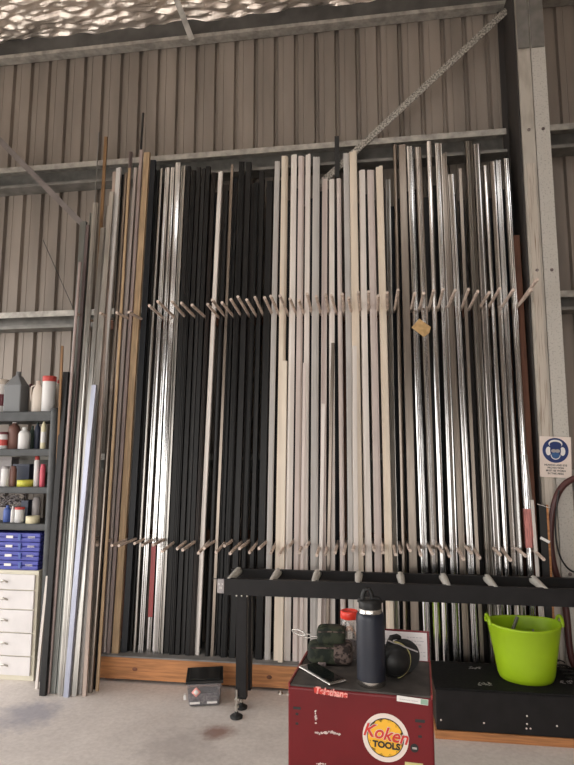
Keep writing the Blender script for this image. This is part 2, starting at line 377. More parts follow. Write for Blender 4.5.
# ------------------------------------------------------------------ profiles
def section(kind,w,d):
    a=w/2;b=d/2;c=min(w,d)*.06;t=w*.16
    if kind=='box': return [(-a+c,-b),(a-c,-b),(a,-b+c),(a,b),(-a,b),(-a,-b+c)]
    if kind=='channel': return [(-a,-b),(-a+t,-b),(-a+t,b-t),(a-t,b-t),(a-t,-b),(a,-b),(a,b),(-a,b)]
    if kind=='rib':
        g=w*.07; return [(-a,-b),(-a*.45,-b),(-a*.45,-b+g*1.6),(-a*.15,-b+g*1.6),(-a*.15,-b),(a*.35,-b),(a*.35,-b+g*2.5),(a*.62,-b+g*2.5),(a*.62,-b),(a,-b+g),(a,b),(-a,b)]
    if kind=='step': return [(-a,-b*.2),(-a*.1,-b*.2),(-a*.1,-b),(a*.8,-b),(a,-b*.7),(a,b),(-a,b)]
    if kind=='chamf': return [(-a,-b),(a*.25,-b),(a*.8,-b+w*.22),(a,-b+w*.5),(a,b),(-a,b)]
    if kind=='chamfl': return [(-a,-b+w*.45),(-a*.75,-b+w*.2),(-a*.2,-b),(a,-b),(a,b),(-a,b)]
    if kind=='flute':
        n=random.choice([5,6,7,8]); q=[]
        for i in range(n+1):
            x=-a+w*i/n; q.append((x,-b+w*random.uniform(0,.13)))
            if random.random()<.45 and 0<i<n: q.append((x+w*.03,-b+w*random.uniform(.10,.22))); q.append((x+w*.07,-b+w*random.uniform(0,.08)))
        return q+[(a,b),(-a,b)]
    if kind=='angle': return [(-a,-b),(-a+t,-b),(-a+t,b-t),(a,b-t),(a,b),(-a,b)]
    if kind=='round': return [(a*math.cos(2*PI*i/14),b*math.sin(2*PI*i/14)) for i in range(14)]
    if kind=='curve': return [(-a,b),(-a,-b*.3),(-a*.7,-b*.8),(-a*.25,-b),(a*.25,-b),(a*.7,-b*.8),(a,-b*.3),(a,b)]
    return section('box',w,d)
ORD=['first','second','third','fourth','fifth','sixth','seventh','eighth','ninth','tenth','eleventh','twelfth','thirteenth','fourteenth','fifteenth','sixteenth','seventeenth','eighteenth','nineteenth','twentieth','twenty-first','twenty-second','twenty-third','twenty-fourth','twenty-fifth','twenty-sixth','twenty-seventh','twenty-eighth','twenty-ninth','thirtieth','thirty-first','thirty-second','thirty-third','thirty-fourth']
TRACK={}
def profile(xt,yt,xb,w,kind,m,Yt,Yb,Zb,label,cat,group,name='metal_profile',dr=.8,yaw=None,bow=None,run=None):
    top=atY(xt,yt,Yt); X=floorX(xb,Yb,Zb); bot=Vector((X,Yb,Zb))
    W=w*.0073
    yw=random.uniform(-.12,.12) if yaw is None else yaw
    ax=Vector((math.cos(yw+.06),math.sin(yw+.06),0)); ay=Vector((-ax.y,ax.x,0))
    n=7; bw=random.uniform(-.007,.007) if bow is None else bow; bs=random.uniform(-.004,.004)
    pts=[]
    for k in range(n+1):
        f=k/n; p=bot.lerp(top,f); e=math.sin(PI*f); pts.append(p+Vector((bs*e,bw*e,0)))
    mb=MB(); sec=section(kind,W,W*dr)
    if kind in('round','curve'):
        mb.sweep(sec,pts,ax,ay,True,caps=False)
        N=len(sec); a0=[pts[0]+ax*u+ay*v for u,v in sec]; a1=[pts[-1]+ax*u+ay*v for u,v in sec]
        mb.add(a0,[tuple(range(N))[::-1]]); mb.add(a1,[tuple(range(N))])
    else: mb.sweep(sec,pts,ax,ay)
    o=mb.build(name,M[m]); tag(o,label,cat,group)
    if run: TRACK.setdefault(run,[]).append((bot,top,W,o))
    return o
# white run : top x,y  bottom x  width  section  material  look
whites=[(277.5,162,267.5,5.5,'rib','white3','pale grey grooved profile'),
(285,157,277.5,7,'chamf','white2','cream square profile'),
(294,155.5,287,6.5,'chamfl','white','white square profile'),
(301.5,157,296,6.6,'chamf','white4','pinkish white square profile'),
(308.2,155,304.5,5.6,'step','white','white stepped profile'),
(316.5,158,314,7.2,'rib','white3','pale grey twin-ridged profile'),
(325,178,322.5,5.6,'channel','white4','white channel with low top'),
(331.5,180,332,5.8,'chamfl','white','narrow white profile with low top'),
(338.8,179,343.5,4.8,'chamf','white4','slim white profile with low top'),
(346,154,352,6,'rib','white3','tall pale grey grooved profile'),
(353,152,361,8,'step','white2','wide cream stepped profile, tallest here'),
(361.8,171,370.5,6.6,'chamfl','white','white square profile below the brace'),
(370.3,171,380,7,'rib','white4','white ridged profile right of the brace'),
(379.3,167,391,7.4,'step','white2','broad cream profile nearest bare metal')]
for i,r in enumerate(whites):
    profile(r[0],r[1],r[2],r[3],r[4],r[5],4.415,4.20,.182,f"{r[6]}, {ORD[i]} from the left in the white run",'profile','white profiles in the middle of the rack',run='w',yaw=random.uniform(-.05,.05))
shorts=[(285,361,280.5,4.5,'box','white2',4.26,'short cream profile standing before the second white one'),
(304.6,363,300.8,3.2,'box','white4',4.26,'short pinkish strip standing before the fourth white profile'),
(323.5,404,318.5,3.6,'box','white',4.25,'shortest white strip, ending below the upper pegs'),
(333,343,327,3.4,'rib','mill4',4.34,'short dark strip between two narrow white profiles'),
(354.5,346,357.5,4,'box','white',4.26,'short white strip crossing the wide cream profile')]
for r in shorts: profile(r[0],r[1],r[2],r[3],r[4],r[5],r[6]-.06,4.16,.182,r[7],'profile','short offcuts in the white run')
# bare metal run
metals=[(388,180,398,4.5,'flute','mill3','dull narrow profile with low top'),
(394.8,145,406,4.2,'curve','mill4','thin bronze tube'),
(402,146,416,7.6,'box','mill4','wide brown-bronze profile'),
(409.7,147,428,6.2,'flute','mill2','bright silver grooved profile'),
(417.8,148,438,6.4,'flute','mill2','silver stepped profile'),
(429,142,446,5.6,'curve','mill2','brightest rounded silver profile'),
(437.6,144,457,6.6,'flute','mill','tall grey ribbed profile'),
(443.5,153,467,5.4,'channel','mill4','dark channel profile'),
(450.5,175,476,5.2,'flute','mill','silver profile with low top'),
(460,168,483,3.4,'angle','mill4','thin dark angle'),
(468,142,494,7.4,'flute','mill3','tall profile with tan top end'),
(476,145,503,7,'flute','mill','tall stepped silver profile'),
(485,166,512,4.4,'curve','mill2','slim rounded silver profile'),
(491.8,162,519.5,4.6,'flute','mill2','slim bright grooved profile'),
(497.5,160,526,4.8,'channel','mill','slim silver channel'),
(505.3,159,536,5.4,'flute','mill2','silver square profile nearest the column')]
for i,r in enumerate(metals):
    o=profile(r[0],r[1],r[2],r[3],r[4],r[5],4.415,4.20,.182,f"{r[6]}, {ORD[i]} from the left in the bare metal run",'profile','bare metal profiles at the right of the rack',run='m',yaw=random.uniform(-.16,.16))
profile(526,455,549,3.2,'angle','mill2',4.25,4.14,.182,'short thin bright angle leaning at the far right of the rack','profile',None)
profile(532,500,545,2.6,'box','white',4.22,4.12,.182,'very short white strip at the far right of the rack','profile',None)
profile(516,236,541,6.0,'box','rust',4.44,4.36,.182,'rust-brown timber board standing right of the bare metal run','board',None,name='timber_board')
# dark run
darks=[(153.5,161,124.5,6.2,'box','navy','dark navy profile beside the pale timber'),
(158,170,130,3.6,'channel','black','black channel'),
(161.8,169,134.5,3.6,'curve','mill3','thin silver tube'),
(168,168,141,4.6,'flute','mill','silver grooved profile'),
(173.2,168,149,4.2,'flute','mill2','stepped silver profile with red lower end'),
(178.6,163,155.5,5.4,'flute','mill2','tall ribbed silver profile'),
(184,166,161,4.2,'channel','mill3','dull grey channel'),
(188.8,167,166.5,5,'box','black','glossy black profile'),
(194,171,172,4.8,'rib','black','grooved black profile'),
(199,168,177.5,4.6,'box','black','black square profile'),
(203.8,169,182.8,4.2,'step','black2','charcoal stepped profile'),
(208.5,167,188,4.8,'box','black','black profile left of the lone white one'),
(214,173,192.2,4,'rib','bronze','dark bronze profile'),
(220.7,172,197,5,'step','white','lone white profile standing among the black ones'),
(227,191,207.5,5,'round','black','black tube with the lowest top'),
(232.3,165,212,3,'box','mill4','thin tall bronze strip'),
(236,182,217.5,4.2,'channel','black','black channel with low top'),
(242,162.5,224,6,'rib','black','tall black grooved profile'),
(249,163,232.5,6,'box','black','tall black square profile'),
(256.3,183,241,4.6,'rib','black','black profile with low top'),
(262.8,180,249.5,4.6,'step','black','black stepped profile'),
(270,182,259,7,'box','black','broad black profile touching the white run')]
for i,r in enumerate(darks):
    o=profile(r[0],r[1],r[2],r[3],r[4],r[5],4.415,4.20+(.02 if i%3==1 else 0),.182,f"{r[6]}, {ORD[i]} from the left in the dark run",'profile','dark and silver profiles left of the white run',run='d')
    if i==4:
        p0=floorX(149,4.2,.182); 
        a=Vector((p0,4.2,.182)); b=atY(173.2,168,4.415); 
        k0=a.lerp(b,.065);k1=a.lerp(b,.20)
        mb=MB(); W=4.4*.0073; mb.sweep([(-W/2-.001,-W*.42),(W/2+.001,-W*.42),(W/2+.001,-W*.38),(-W/2-.001,-W*.38)],[k0,k1],Vector((1,0,0)),Vector((0,1,0)))
        ORG[o]=Vector(o.location); part_label(mb.build('red_tape',M['redtape'],o),'red protective tape')
def tape(tr,z0,z1,mm,lab):
    b,tp,W,o=tr; p=b.lerp(tp,(z0-b.z)/(tp.z-b.z)); q=b.lerp(tp,(z1-b.z)/(tp.z-b.z))
    mb=MB(); w2=W/2+.002; mb.sweep([(-w2,-W*.62),(w2,-W*.62),(w2,W*.3),(-w2,W*.3)],[p,q],Vector((1,0,0)),Vector((0,1,0)))
    part_label(mb.build('red_tape',M[mm],o),lab)
tape(TRACK['m'][15],.98,1.24,'redfilm','faded red tape low on the profile')
# second row of dark stock, added behind the front row to darken its gaps
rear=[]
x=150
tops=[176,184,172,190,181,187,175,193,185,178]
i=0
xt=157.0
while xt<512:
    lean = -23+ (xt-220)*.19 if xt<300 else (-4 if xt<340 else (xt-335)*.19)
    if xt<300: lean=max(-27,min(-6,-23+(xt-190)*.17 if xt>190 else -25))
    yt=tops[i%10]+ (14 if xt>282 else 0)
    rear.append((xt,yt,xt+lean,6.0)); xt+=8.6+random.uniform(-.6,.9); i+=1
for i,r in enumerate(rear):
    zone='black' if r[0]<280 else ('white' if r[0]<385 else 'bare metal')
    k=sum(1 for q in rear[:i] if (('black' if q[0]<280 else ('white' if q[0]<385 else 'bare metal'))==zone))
    profile(r[0],r[1],r[2],r[3],'box',random.choice(['black','black','bronze','navy']),4.442,4.36,.182,f"gap-darkening profile added in the back row, {ORD[k]} from the left behind the {'front black' if zone=='black' else zone} ones",'profile','dark profiles added in the back row to darken the gaps',bow=0.0,dr=.55)
# left leaning bundle, feet on the floor in front of the plinth
lefts=[(66.5,372,43,6.2,'box','black2',4.05,3.83,0,'long dark charcoal bar at the far left of the leaning bundle'),
(80,262,48,3.0,'curve','pink',4.12,3.86,0,'pinkish tube with a bright edge, beside the dark charcoal bar'),
(83.5,222,52.5,7.5,'step','teal',4.22,3.88,0,'wide grey-green profile with a flat top near the strap'),
(92,213,57,4.2,'channel','teal',4.28,3.87,0,'narrow grey-green channel right of the flat-topped one'),
(96,203,61,5.6,'flute','mill3',4.24,3.84,0,'dull grey ribbed profile ending near the bottom of the brown timber strip'),
(103,228,66,4.6,'box','mill3',4.20,3.89,0,'dull grey square profile directly behind the lavender one'),
(94.5,385,66.5,5.2,'box','lav',4.02,3.83,0,'shorter lavender film-covered profile in the leaning bundle'),
(108,206,70,4.0,'curve','mill3',4.25,3.87,0,'bright curved profile right of the lavender one'),
(112,192,74.5,4.6,'box','mill3',4.27,3.85,0,'dull grey profile with its top just under the left girt'),
(119,168,79,6.0,'step','white3',4.32,3.90,0,'broad grey profile rising in front of the left girt'),
(114.6,172,84.5,3.8,'box','tan',4.34,3.86,0,'pinkish white slim profile reaching the girt'),
(126,173,90,4.2,'curve','mill4',4.34,3.92,0,'bronze-toned tube in the leaning bundle'),
(129.5,168,97,3.0,'step','wood',4.28,3.95,0,'tan strip standing alone on the floor before the plinth'),
(131,152,101,4,'flute','brown',4.37,4.15,.182,'purple-brown profile poking above the girt'),
(135.5,168,104,3.4,'box','white4',4.40,4.17,.182,'thin white strip left of the pale timber'),
(141.6,150,108.5,3.6,'box','pink',4.37,4.16,.182,'thin pinkish strip touching the pale timber batten'),
(88,225,55,3.6,'box','brown',4.20,3.92,0,'purple-brown strip behind the grey-green profiles'),
(123.5,175,94,4.2,'box','black2',4.38,3.98,0,'charcoal strip in the shade of the leaning bundle'),
(138,170,105.5,4.2,'box','mill4',4.42,4.24,.182,'dull bronze strip behind the pinkish one')]
for r in lefts:
    profile(*r[:6],r[6],r[7],r[8],r[9],'profile','bundle leaning at the left end of the rack',dr=.55,run='l')
profile(147.3,153,115.5,7,'box','wood',4.385,4.165,.182,'pale timber batten, tallest, between leaning bundle and dark run','batten',None,name='timber_batten',dr=.5)
profile(106,137,76,3.6,'box','wood2',4.46,4.06,0,'brown timber strip rising above the girt at the left','timber strip',None,name='timber_strip',dr=.6)
profile(99,132,68,1.6,'round','galvdark',4.47,4.06,0,'thin grey rod left of the brown timber strip','rod',None,name='metal_rod')
profile(143.2,113,112,2.6,'round','k',4.46,4.30,.182,'thin black rod, the highest top of all','rod',None,name='metal_rod')
profile(62.3,346,47,2.4,'box','wood2',4.02,3.93,0,'slim tan timber strip beside the shelving post','timber strip',None,name='timber_strip')
profile(47.5,576,36.5,2.6,'box','white',4.02,3.93,0,'short white strip leaning beside the drawer cabinet','profile',None)
# pegs in the gaps
def at_z(tr,z):
    b,t,W,o=tr; f=(z-b.z)/(t.z-b.z); p=b.lerp(t,f); return p.x,W
for run in ('d','w','m'):
    for z in RZ:
        L=sorted(at_z(q,z) for q in TRACK[run])
        xs=[]
        for a,b in zip(L[:-1],L[1:]): xs.append(((a[0]+a[1]/2)+(b[0]-b[1]/2))/2)
        xs.append(L[-1][0]+L[-1][1]/2+.012)
        last=-9
        for k,xx in enumerate(xs):
            if xx-last<.052 or (run=='d' and xx<(-1.76 if z<2 else -1.70)): continue
            last=xx
            peg(xx,z,random.uniform(3.97,4.05) if z>2 else random.uniform(3.96,4.07),random.uniform(-.012,.012),random.uniform(.015,.06) if z>2 else random.uniform(-.06,-.0))
for (x,y,L_,z) in [(80,326,.3,2.70),(104,309,.35,2.70),(120,316,.32,2.70),(132,316,.3,2.70)]:
    p=atY(x,y,4.12); peg(p.x,z,4.10,-.02,.0)
for x in (80,92,100,115,122): p=atY(x,540,4.05); peg(p.x+.02,RZ[1],4.0,-.02,-.02)
p=atY(522,300,4.2); peg(p.x+.02,2.71,3.95,.02,.07,.012)
# card tag hanging on the upper pegs
M4=Matrix.Translation(atY(421.5,327.5,4.02))@Matrix.Rotation(math.radians(38),4,'Y')
t=thing('card_tag','tan card tag hanging from the upper pegs over bare metal','tag',atY(421.5,327.5,4.02))
MB(M4*1).add([(-.055,-.002,-.04),(.055,-.002,-.045),(.065,-.002,0),(.05,-.002,.04),(-.05,-.002,.042),(-.055,.002,-.04),(.055,.002,-.045),(.065,.002,0),(.05,.002,.04),(-.05,.002,.042)],[(0,1,2,3,4),(9,8,7,6,5),(0,5,6,1),(1,6,7,2),(2,7,8,3),(3,8,9,4),(4,9,5,0)]).build('card',M['cardboard'],t)
MB().tube([M4@Vector((.058,0,0)),atY(428,310,4.06)],.002,5).build('string',M['k'],t)
# ------------------------------------------------------------------ conveyor
t=thing('roller_conveyor','long black roller conveyor on legs crossing before the rack','conveyor',(.3,3.85,0))
MB().box(-.955,3.70,.728,1.75,3.704,.822).box(-.955,3.70,.822,1.75,3.735,.825).box(-.955,3.70,.725,1.75,3.735,.728).build('front_rail',M['steel_black'],t)
MB().box(-.975,3.985,.728,1.75,3.989,.835).box(-.975,3.955,.835,1.75,3.989,.838).box(-.975,3.955,.725,1.75,3.989,.728).build('back_rail',M['steel_black'],t)
o=MB().box(-.995,3.692,.735,-.950,3.71,.822).build('end_cap',M['cangrey'],t,bevel=.004); part_label(o,'grey plastic end cap')
text('X X\nIIII',.022,M['w'],'label_print',t,Matrix.Translation((-.9725,3.6915,.780))@Matrix.Rotation(PI/2,4,'X'))
MB().box(-1.04,3.708,.818,-.95,3.713,.823).build('edge_strip',M['steel_black'],t)
for x in (-.925,-.650,-.381,-.105,.166,.440,.716,1.000,1.28,1.55):
    MB().tube([(x,3.708,.812),(x,3.985,.818)],[.017,.027],18).build('roller',M['roller'],t)
for X in (-.873,1.55):
    for (y0,y1) in ((3.712,3.765),(3.85,3.90)):
        l=MB().box(X,y0,.10,X+.068,y1,.728).build('leg',M['steel_black'],t,bevel=.003)
        yy=y0-.018 if y0<3.8 else y0-.02
        r=MB().tube([(X+.012,yy,.012),(X+.012,yy,.165)],.007,8); r.lathe([(.015,0),(.015,.012)],6,Matrix.Translation((X+.012,yy,.06))); r.box(X,yy-.012,.105,X+.03,y0+.01,.115)
        r.build('levelling_screw',M['chrome'],l)
        MB().lathe([(.038,0),(.04,.012),(.028,.02),(.012,.024),(.012,.035),(0,.036)],18,Matrix.Translation((X+.012,yy,0))).build('rubber_foot',M['rubber'],l)
mb=MB()
for x in (-.87,-.835,-.80): mb.lathe([(.0,.004),(.006,.003),(.006,0)],8,Matrix.Translation((x,3.70,.722))@Matrix.Rotation(PI/2,4,'X'))
mb.build('bolt',M['chrome'],t)
# ------------------------------------------------------------------ black box, timber, green tub
BX0,BX1=.335,1.75
tag(MB().box(BX0-.01,3.60,0,BX1,4.03,.045).build('timber_strip',M['fascia'],bevel=.003),'flat orange timber bearer under the black box','timber')
t=thing('black_box','low black covered box under the conveyor, carrying the green tub','box',(1,3.8,.045))
MB().box(BX0,3.61,.045,BX1,4.04,.262).build('body',M['steel_black'],t,bevel=.004)
MB().box(BX0-.004,3.60,.263,BX1+.004,4.045,.279).build('lid',M['carpet'],t,bevel=.004)
mb=MB()
for (x,y) in ((441,720),(484,723),(527,716),(527,724),(557,726),(530.5,728.5),(526.5,728.5)):
    p=atY(x,y,3.61); mb.lathe([(.0,.003),(.005,.002),(.0055,0)],8,Matrix.Translation((p.x,3.6095,p.z))@Matrix.Rotation(PI/2,4,'X'))
mb.build('screw',M['w2'],t)
def scuff(mb,x,y,n,z,r):
    for k in range(n):
        p=atZ(x+random.uniform(-r,r),y+random.uniform(-r*.25,r*.25),z); a=random.uniform(0,PI); L=random.uniform(.004,.012)
        mb.box(-L,-.0025,0,L,.0025,.0005,Matrix.Translation((p.x,p.y,z))@Matrix.Rotation(a,4,'Z'))
mb=MB(); scuff(mb,475,668,16,.2792,5); scuff(mb,485,684,20,.2792,6); scuff(mb,566,682,18,.2792,6)
part_label(mb.build('scuff_mark',M['cangrey'],t),'pale scuff marks on the lid')
# curly off-cuts lying to the right of the tub
mb=MB()
for k in range(7):
    p=atZ(560+k*2.4,664+k*2.5+random.uniform(-2,2),.29); pts=[p+Vector((.03*math.cos(a*1.0)*(1+.1*k),.03*math.sin(a),.012*a/3)) for a in [j*.6 for j in range(8)]]
    mb.tube(pts,.004,5)
tag(mb.build('cable_coil',M['plastic_black']),'tangle of black cable on the box right of the green tub','cable')
# flexi tub: elliptical taper, open, with two handles
tc=Vector((.890,3.825,.279))
t=thing('flexible_tub','lime green flexible tub standing on the black box','tub',tc)
def ellring(rx,ry,z,n=48): return [(rx*math.cos(2*PI*i/n),ry*math.sin(2*PI*i/n),z) for i in range(n)]
def tubsec(sections,n=48,closed=False):
    vs=[];fs=[]
    for (rx,ry,z) in sections:
        for q in ellring(rx,ry,z,n):
            sag=-.012*(abs(q[1]/ry)**2) if z>.2 and rx else 0
            vs.append((q[0],q[1],q[2]+sag))
    for k in range(len(sections)-1):
        for i in range(n):
            j=(i+1)%n; fs.append((k*n+i,k*n+j,(k+1)*n+j,(k+1)*n+i))
    return vs,fs
SXY=.955
secs=[(.002,.002,0),(.145,.125,0),(.160,.14,.004),(.172,.15,.03),(.184,.158,.10),(.205,.168,.20),(.222,.176,.282),(.228,.180,.290),(.228,.180,.300),(.218,.170,.300),(.214,.168,.29),(.197,.160,.20),(.175,.150,.10),(.160,.138,.02),(.14,.12,.012),(.002,.002,.012)]
secs=[(a*SXY,b,c*1.09) for a,b,c in secs]
vs,fs=tubsec(secs); MT=Matrix.Translation(tc)@Matrix.Rotation(math.radians(4),4,'Z')
MB(MT).add(vs,fs,True).build('tub_body',M['lime'],t)
for s_ in (-1,1):
    pts=[(s_*(.196+.006*math.sin(a)+.014),.050*math.cos(a)*1.0,.310+.050*math.sin(a)) for a in [PI*k/14 for k in range(15)]]
    MB(MT).tube(pts,.010,8).build('handle',M['lime'],t)
tag(MB().tube([tc+Vector((-.13,-.02,.10)),tc+Vector((-.05,.05,.27)),tc+Vector((-.02,.07,.33))],.011,8).build('tube_offcut',M['teal']),'dark grey tube offcut standing inside the green tub','offcut')
tag(MB().tube([tc+Vector((.05,.02,.03)),tc+Vector((.08,.11,.25))],.006,8).build('tube_offcut',M['cangrey']),'thin offcut lying inside the green tub, right side','offcut')
# ------------------------------------------------------------------ clear tub with black lid on the floor
L0=Vector((-1.208,3.775,0)); MTu=Matrix.Translation(L0)@Matrix.Rotation(math.radians(15),4,'Z')
t=thing('storage_tub','clear plastic tub with a black lid on the floor','tub',L0)
def taper(mb,x0,x1,y0,y1,z0,z1,ins,th=None):
    mb.add([(x0+ins,y0+ins,z0),(x1-ins,y0+ins,z0),(x1-ins,y1-ins,z0),(x0+ins,y1-ins,z0),(x0,y0,z1),(x1,y0,z1),(x1,y1,z1),(x0,y1,z1)],[(0,3,2,1),(4,5,6,7),(0,1,5,4),(1,2,6,5),(2,3,7,6),(3,0,4,7)])
mb=MB(MTu); taper(mb,0,.225,0,.24,.002,.148,.016); mb.build('tub_body',M['milky'],t,bevel=.012,seg=3)
mb=MB(MTu); taper(mb,.012,.203,.010,.228,.01,.085,.010); mb.build('contents',M['stuffgrey'],t,bevel=.01)
mb=MB(MTu); mb.box(-.008,-.008,.146,.233,.250,.163); mb.box(.012,.012,.163,.213,.228,.169); mb.build('lid',M['plastic_black'],t,bevel=.006,seg=3)
mb=MB(MTu)
for x in (.02,.13): mb.box(x,.0068,.020,x+.065,.0125,.032)
mb.build('label',M['w'],t)
mb=MB(MTu); mb.box(-.022,.05,.03,-.004,.09,.06); mb.build('catch',M['w'],t,bevel=.003)
mb=MB(MTu); mb.lathe([(.0,.002),(.03,.002),(.031,0)],4,Matrix.Translation((.06,.0,.095))@Matrix.Rotation(PI/2,4,'X')@Matrix.Rotation(PI/2,4,'Z')); part_label(mb.build('warning_label',M['pinkprint'],t),'red diamond warning label')
mb=MB(MTu); mb.lathe([(.0,.0015),(.018,.0015),(.018,0)],4,Matrix.Translation((.06,-.001,.095))@Matrix.Rotation(PI/2,4,'X')); mb.build('label_centre',M['w'],t)
# ------------------------------------------------------------------ red toolbox
fl=Vector((-.253,1.732,0)); fr=Vector((.150,1.701,0)); ex=(fr-fl); TW=ex.length; ex.normalize(); ey=Vector((-ex.y,ex.x,0))
TM=Matrix(((ex.x,ey.x,0,fl.x),(ex.y,ey.y,0,fl.y),(0,0,1,0),(0,0,0,1))); TI=TM.inverted(); TD=.285; TZ=.95
def tf(x,y):   # picture point -> (u, z) on the toolbox front
    d=ray(x,y); n=ey; k=(fl-CO).dot(n)/d.dot(n); p=TI@(CO+d*k); return p.x,p.z
t=thing('tool_cabinet','dark red metal tool cabinet with a round yellow badge','tool cabinet',TM@Vector((TW/2,TD/2,0)))
MB(TM).box(0,0,.12,TW,TD,TZ-.006).build('body',M['red'],t,bevel=.006,seg=3)
MB(TM).box(.006,.005,TZ-.006,TW-.006,TD-.006,TZ-.001).build('top_mat',M['mat'],t)
MB(TM).box(0,.002,TZ-.008,.005,TD,TZ+.003).build('top_lip',M['redlight'],t,bevel=.001)
MB(TM).box(TW-.005,.002,TZ-.008,TW,TD,TZ+.003).build('top_lip',M['redlight'],t,bevel=.001)
for x in (.05,TW-.05):
    for y in (.05,TD-.05):
        c=MB(TM); c.tube([(x-.02,y,.045),(x+.02,y,.045)],.045,20); c.box(x-.025,y-.02,.085,x+.025,y+.02,.12); c.build('caster',M['rubber'],t)
mb=MB(TM)
for (x,y,w_,h_) in ((297,708,.011,.0035),(297,714,.004,.003),(297,723.5,.004,.003),(420,721,.013,.004),(420,726.5,.004,.003),(420,736.5,.005,.003)):
    u,z=tf(x,y); part_label(MB(TM).box(u-w_,-.0008,z-h_,u+w_,.004,z+h_).build('slot',M['k'],t),'small dark slot')
def TMat(u,z,lift,rot=0): return TM@Matrix.Translation((u,-lift,z))@Matrix.Rotation(PI/2,4,'X')@Matrix.Rotation(rot,4,'Z')
def disc(mb,r,M_,n=40,h=.0006,rf=None):
    pr=[(r if rf is None else rf(2*PI*i/n)) for i in range(n)]
    vs=[(pr[i]*math.cos(2*PI*i/n),pr[i]*math.sin(2*PI*i/n),0) for i in range(n)]+[(pr[i]*math.cos(2*PI*i/n),pr[i]*math.sin(2*PI*i/n),h) for i in range(n)]
    mb.add(vs,[tuple(range(n))[::-1],tuple(range(n,2*n))]+[(i,(i+1)%n,n+(i+1)%n,n+i) for i in range(n)],False,M_)
u,z=tf(385.5,737.5)
R0=.0625
mb=MB(); disc(mb,R0,TMat(u,z,.0003)); bg=part_label(mb.build('badge',M['signboard'],t),'round white and yellow toothed badge')
mb=MB(); disc(mb,R0*.80,TMat(u,z,.0009)); mb.build('badge_ring',M['k'],bg)
mb=MB(); disc(mb,R0*.765,TMat(u,z,.0015)); mb.build('badge_field',M['yellow'],bg)
mb=MB()
for k in range(12):
    a=2*PI*(k+.5)/12; c_=Vector((math.cos(a),math.sin(a),0))*R0*.70; T=TMat(u,z,.0021)@Matrix.Translation(c_)@Matrix.Rotation(a,4,'Z')
    mb.add([(-.0035,0,0),(.0035,-.009,0),(.0045,0,0),(.0035,.009,0)],[(0,1,2,3)],False,T)
mb.build('badge_teeth',M['k'],bg)
text('Koken',.047,M['w'],'badge_lettering_outline',bg,TMat(u,z+.010,.0026,-.12),shear=.25,offset=.0018,sx=.98)
text('Koken',.047,M['redprint'],'badge_lettering',bg,TMat(u,z+.010,.0036,-.12),shear=.25,offset=.0008,sx=.98)
text('TOOLS',.022,M['k'],'badge_lettering',bg,TMat(u+.002,z-.019,.0036,-.04),offset=.0009,sx=1.05)
u,z=tf(331,692.5); st=text('Telethane',.026,M['pinkprint'],'sticker_lettering',t,TMat(u,z,.0008,-.055),shear=.15,offset=.0010,sx=.88)
u,z=tf(331,692.8); mb=MB(); mb.add([(-.047,-.007,0),(.047,-.007,0),(.047,.006,0),(-.05,.008,0)],[(0,1,2,3)],False,TMat(u,z,.0004,-.055)); mb.build('sticker',M['redprint'],t)
u0,z0=tf(398,697); u1,z1=tf(427,703.5); zc=(z0+z1)/2; uc=(u0+u1)/2
mb=MB(); mb.box(-.042,-.0075,0,.042,.0075,.0008,TMat(uc,zc,.0003,-.05)); lb=mb.build('maker_label',M['w'],t)
mb=MB(); mb.box(.022,-.0065,.0008,.041,.0065,.0012,TMat(uc,zc,.0003,-.05)); mb.build('label_block',M['green_print'],lb)
text('~~~~~ ~~~',.010,M['ink'],'label_print',lb,TMat(uc-.01,zc,.0014,-.05))
mb=MB()
for (x,y) in ((407,712),(415,710)):
    u,z=tf(x,y); mb.box(u-.004,-.0006,z-.005,u+.004,.001,z+.005)
mb.build('small_sticker',M['w2'],t)
u,z=tf(414.5,748); mb=MB(); disc(mb,.011,TMat(u,z,.0004)); part_label(mb.build('lock_barrel',M['k'],t,),'black round lock'); mb=MB(); mb.box(-.006,-.0025,0,.006,.0025,.0008,TMat(u,z,.0012)); mb.build('lock_slot',M['steel'],t)
# paint chips
mb=MB()
for (xa,ya,xb,yb,n) in ((315,732,339,733.5,26),(315.5,712,316,722,7),(317,764,325,764,6)):
    for k in range(n):
        f=k/max(1,n-1); u,z=tf(xa+(xb-xa)*f+random.uniform(-.4,.4),ya+(yb-ya)*f+random.uniform(-.9,.9)+math.sin(f*7)*.8); r=random.uniform(.0015,.0036)
        mb.box(-r,-r*.7,0,r,r*.7,.0003,TMat(u,z,.0002,random.uniform(0,3)))
part_label(mb.build('paint_chip',M['w2'],t),'chipped pale paint and glue residue')
u,z=tf(414,765); mb=MB(); mb.box(-.024,-.006,0,.024,.006,.0006,TMat(u,z,.0003)); mb.build('sticker',M['yband'],t)
ZT=TZ-.001
# bottle
bp=atZ(371.5,686.5,ZT); bp=Vector((bp.x,bp.y+.018,ZT)); T=Matrix.Translation(bp)@Matrix.Diagonal((.97,.97,.925,1))
t=thing('water_bottle','tall navy steel water bottle with black loop lid','bottle',bp)
MB(T).lathe([(.039,0),(.0415,.003),(.042,.018)],36).build('base_ring',M['steel'],t)
MB(T).lathe([(.0425,.018),(.0427,.10),(.0427,.198),(.041,.210),(.037,.216)],36).build('bottle_body',M['navybottle'],t)
MB(T).lathe([(.036,.216),(.0345,.220),(.0345,.228)],36).build('neck',M['steel'],t)
MB(T).lathe([(.0335,.226),(.0345,.229),(.0345,.248),(.031,.254),(.012,.256),(.0,.256)],30).build('lid',M['plastic_black'],t)
pts=[(-.024*math.cos(a)*.0+ .0, .0,0) for a in (0,)]
lp=[(-.008+.014*math.cos(a),-.004,.254+.032*math.sin(a)) for a in [PI*k/12 for k in range(13)]]
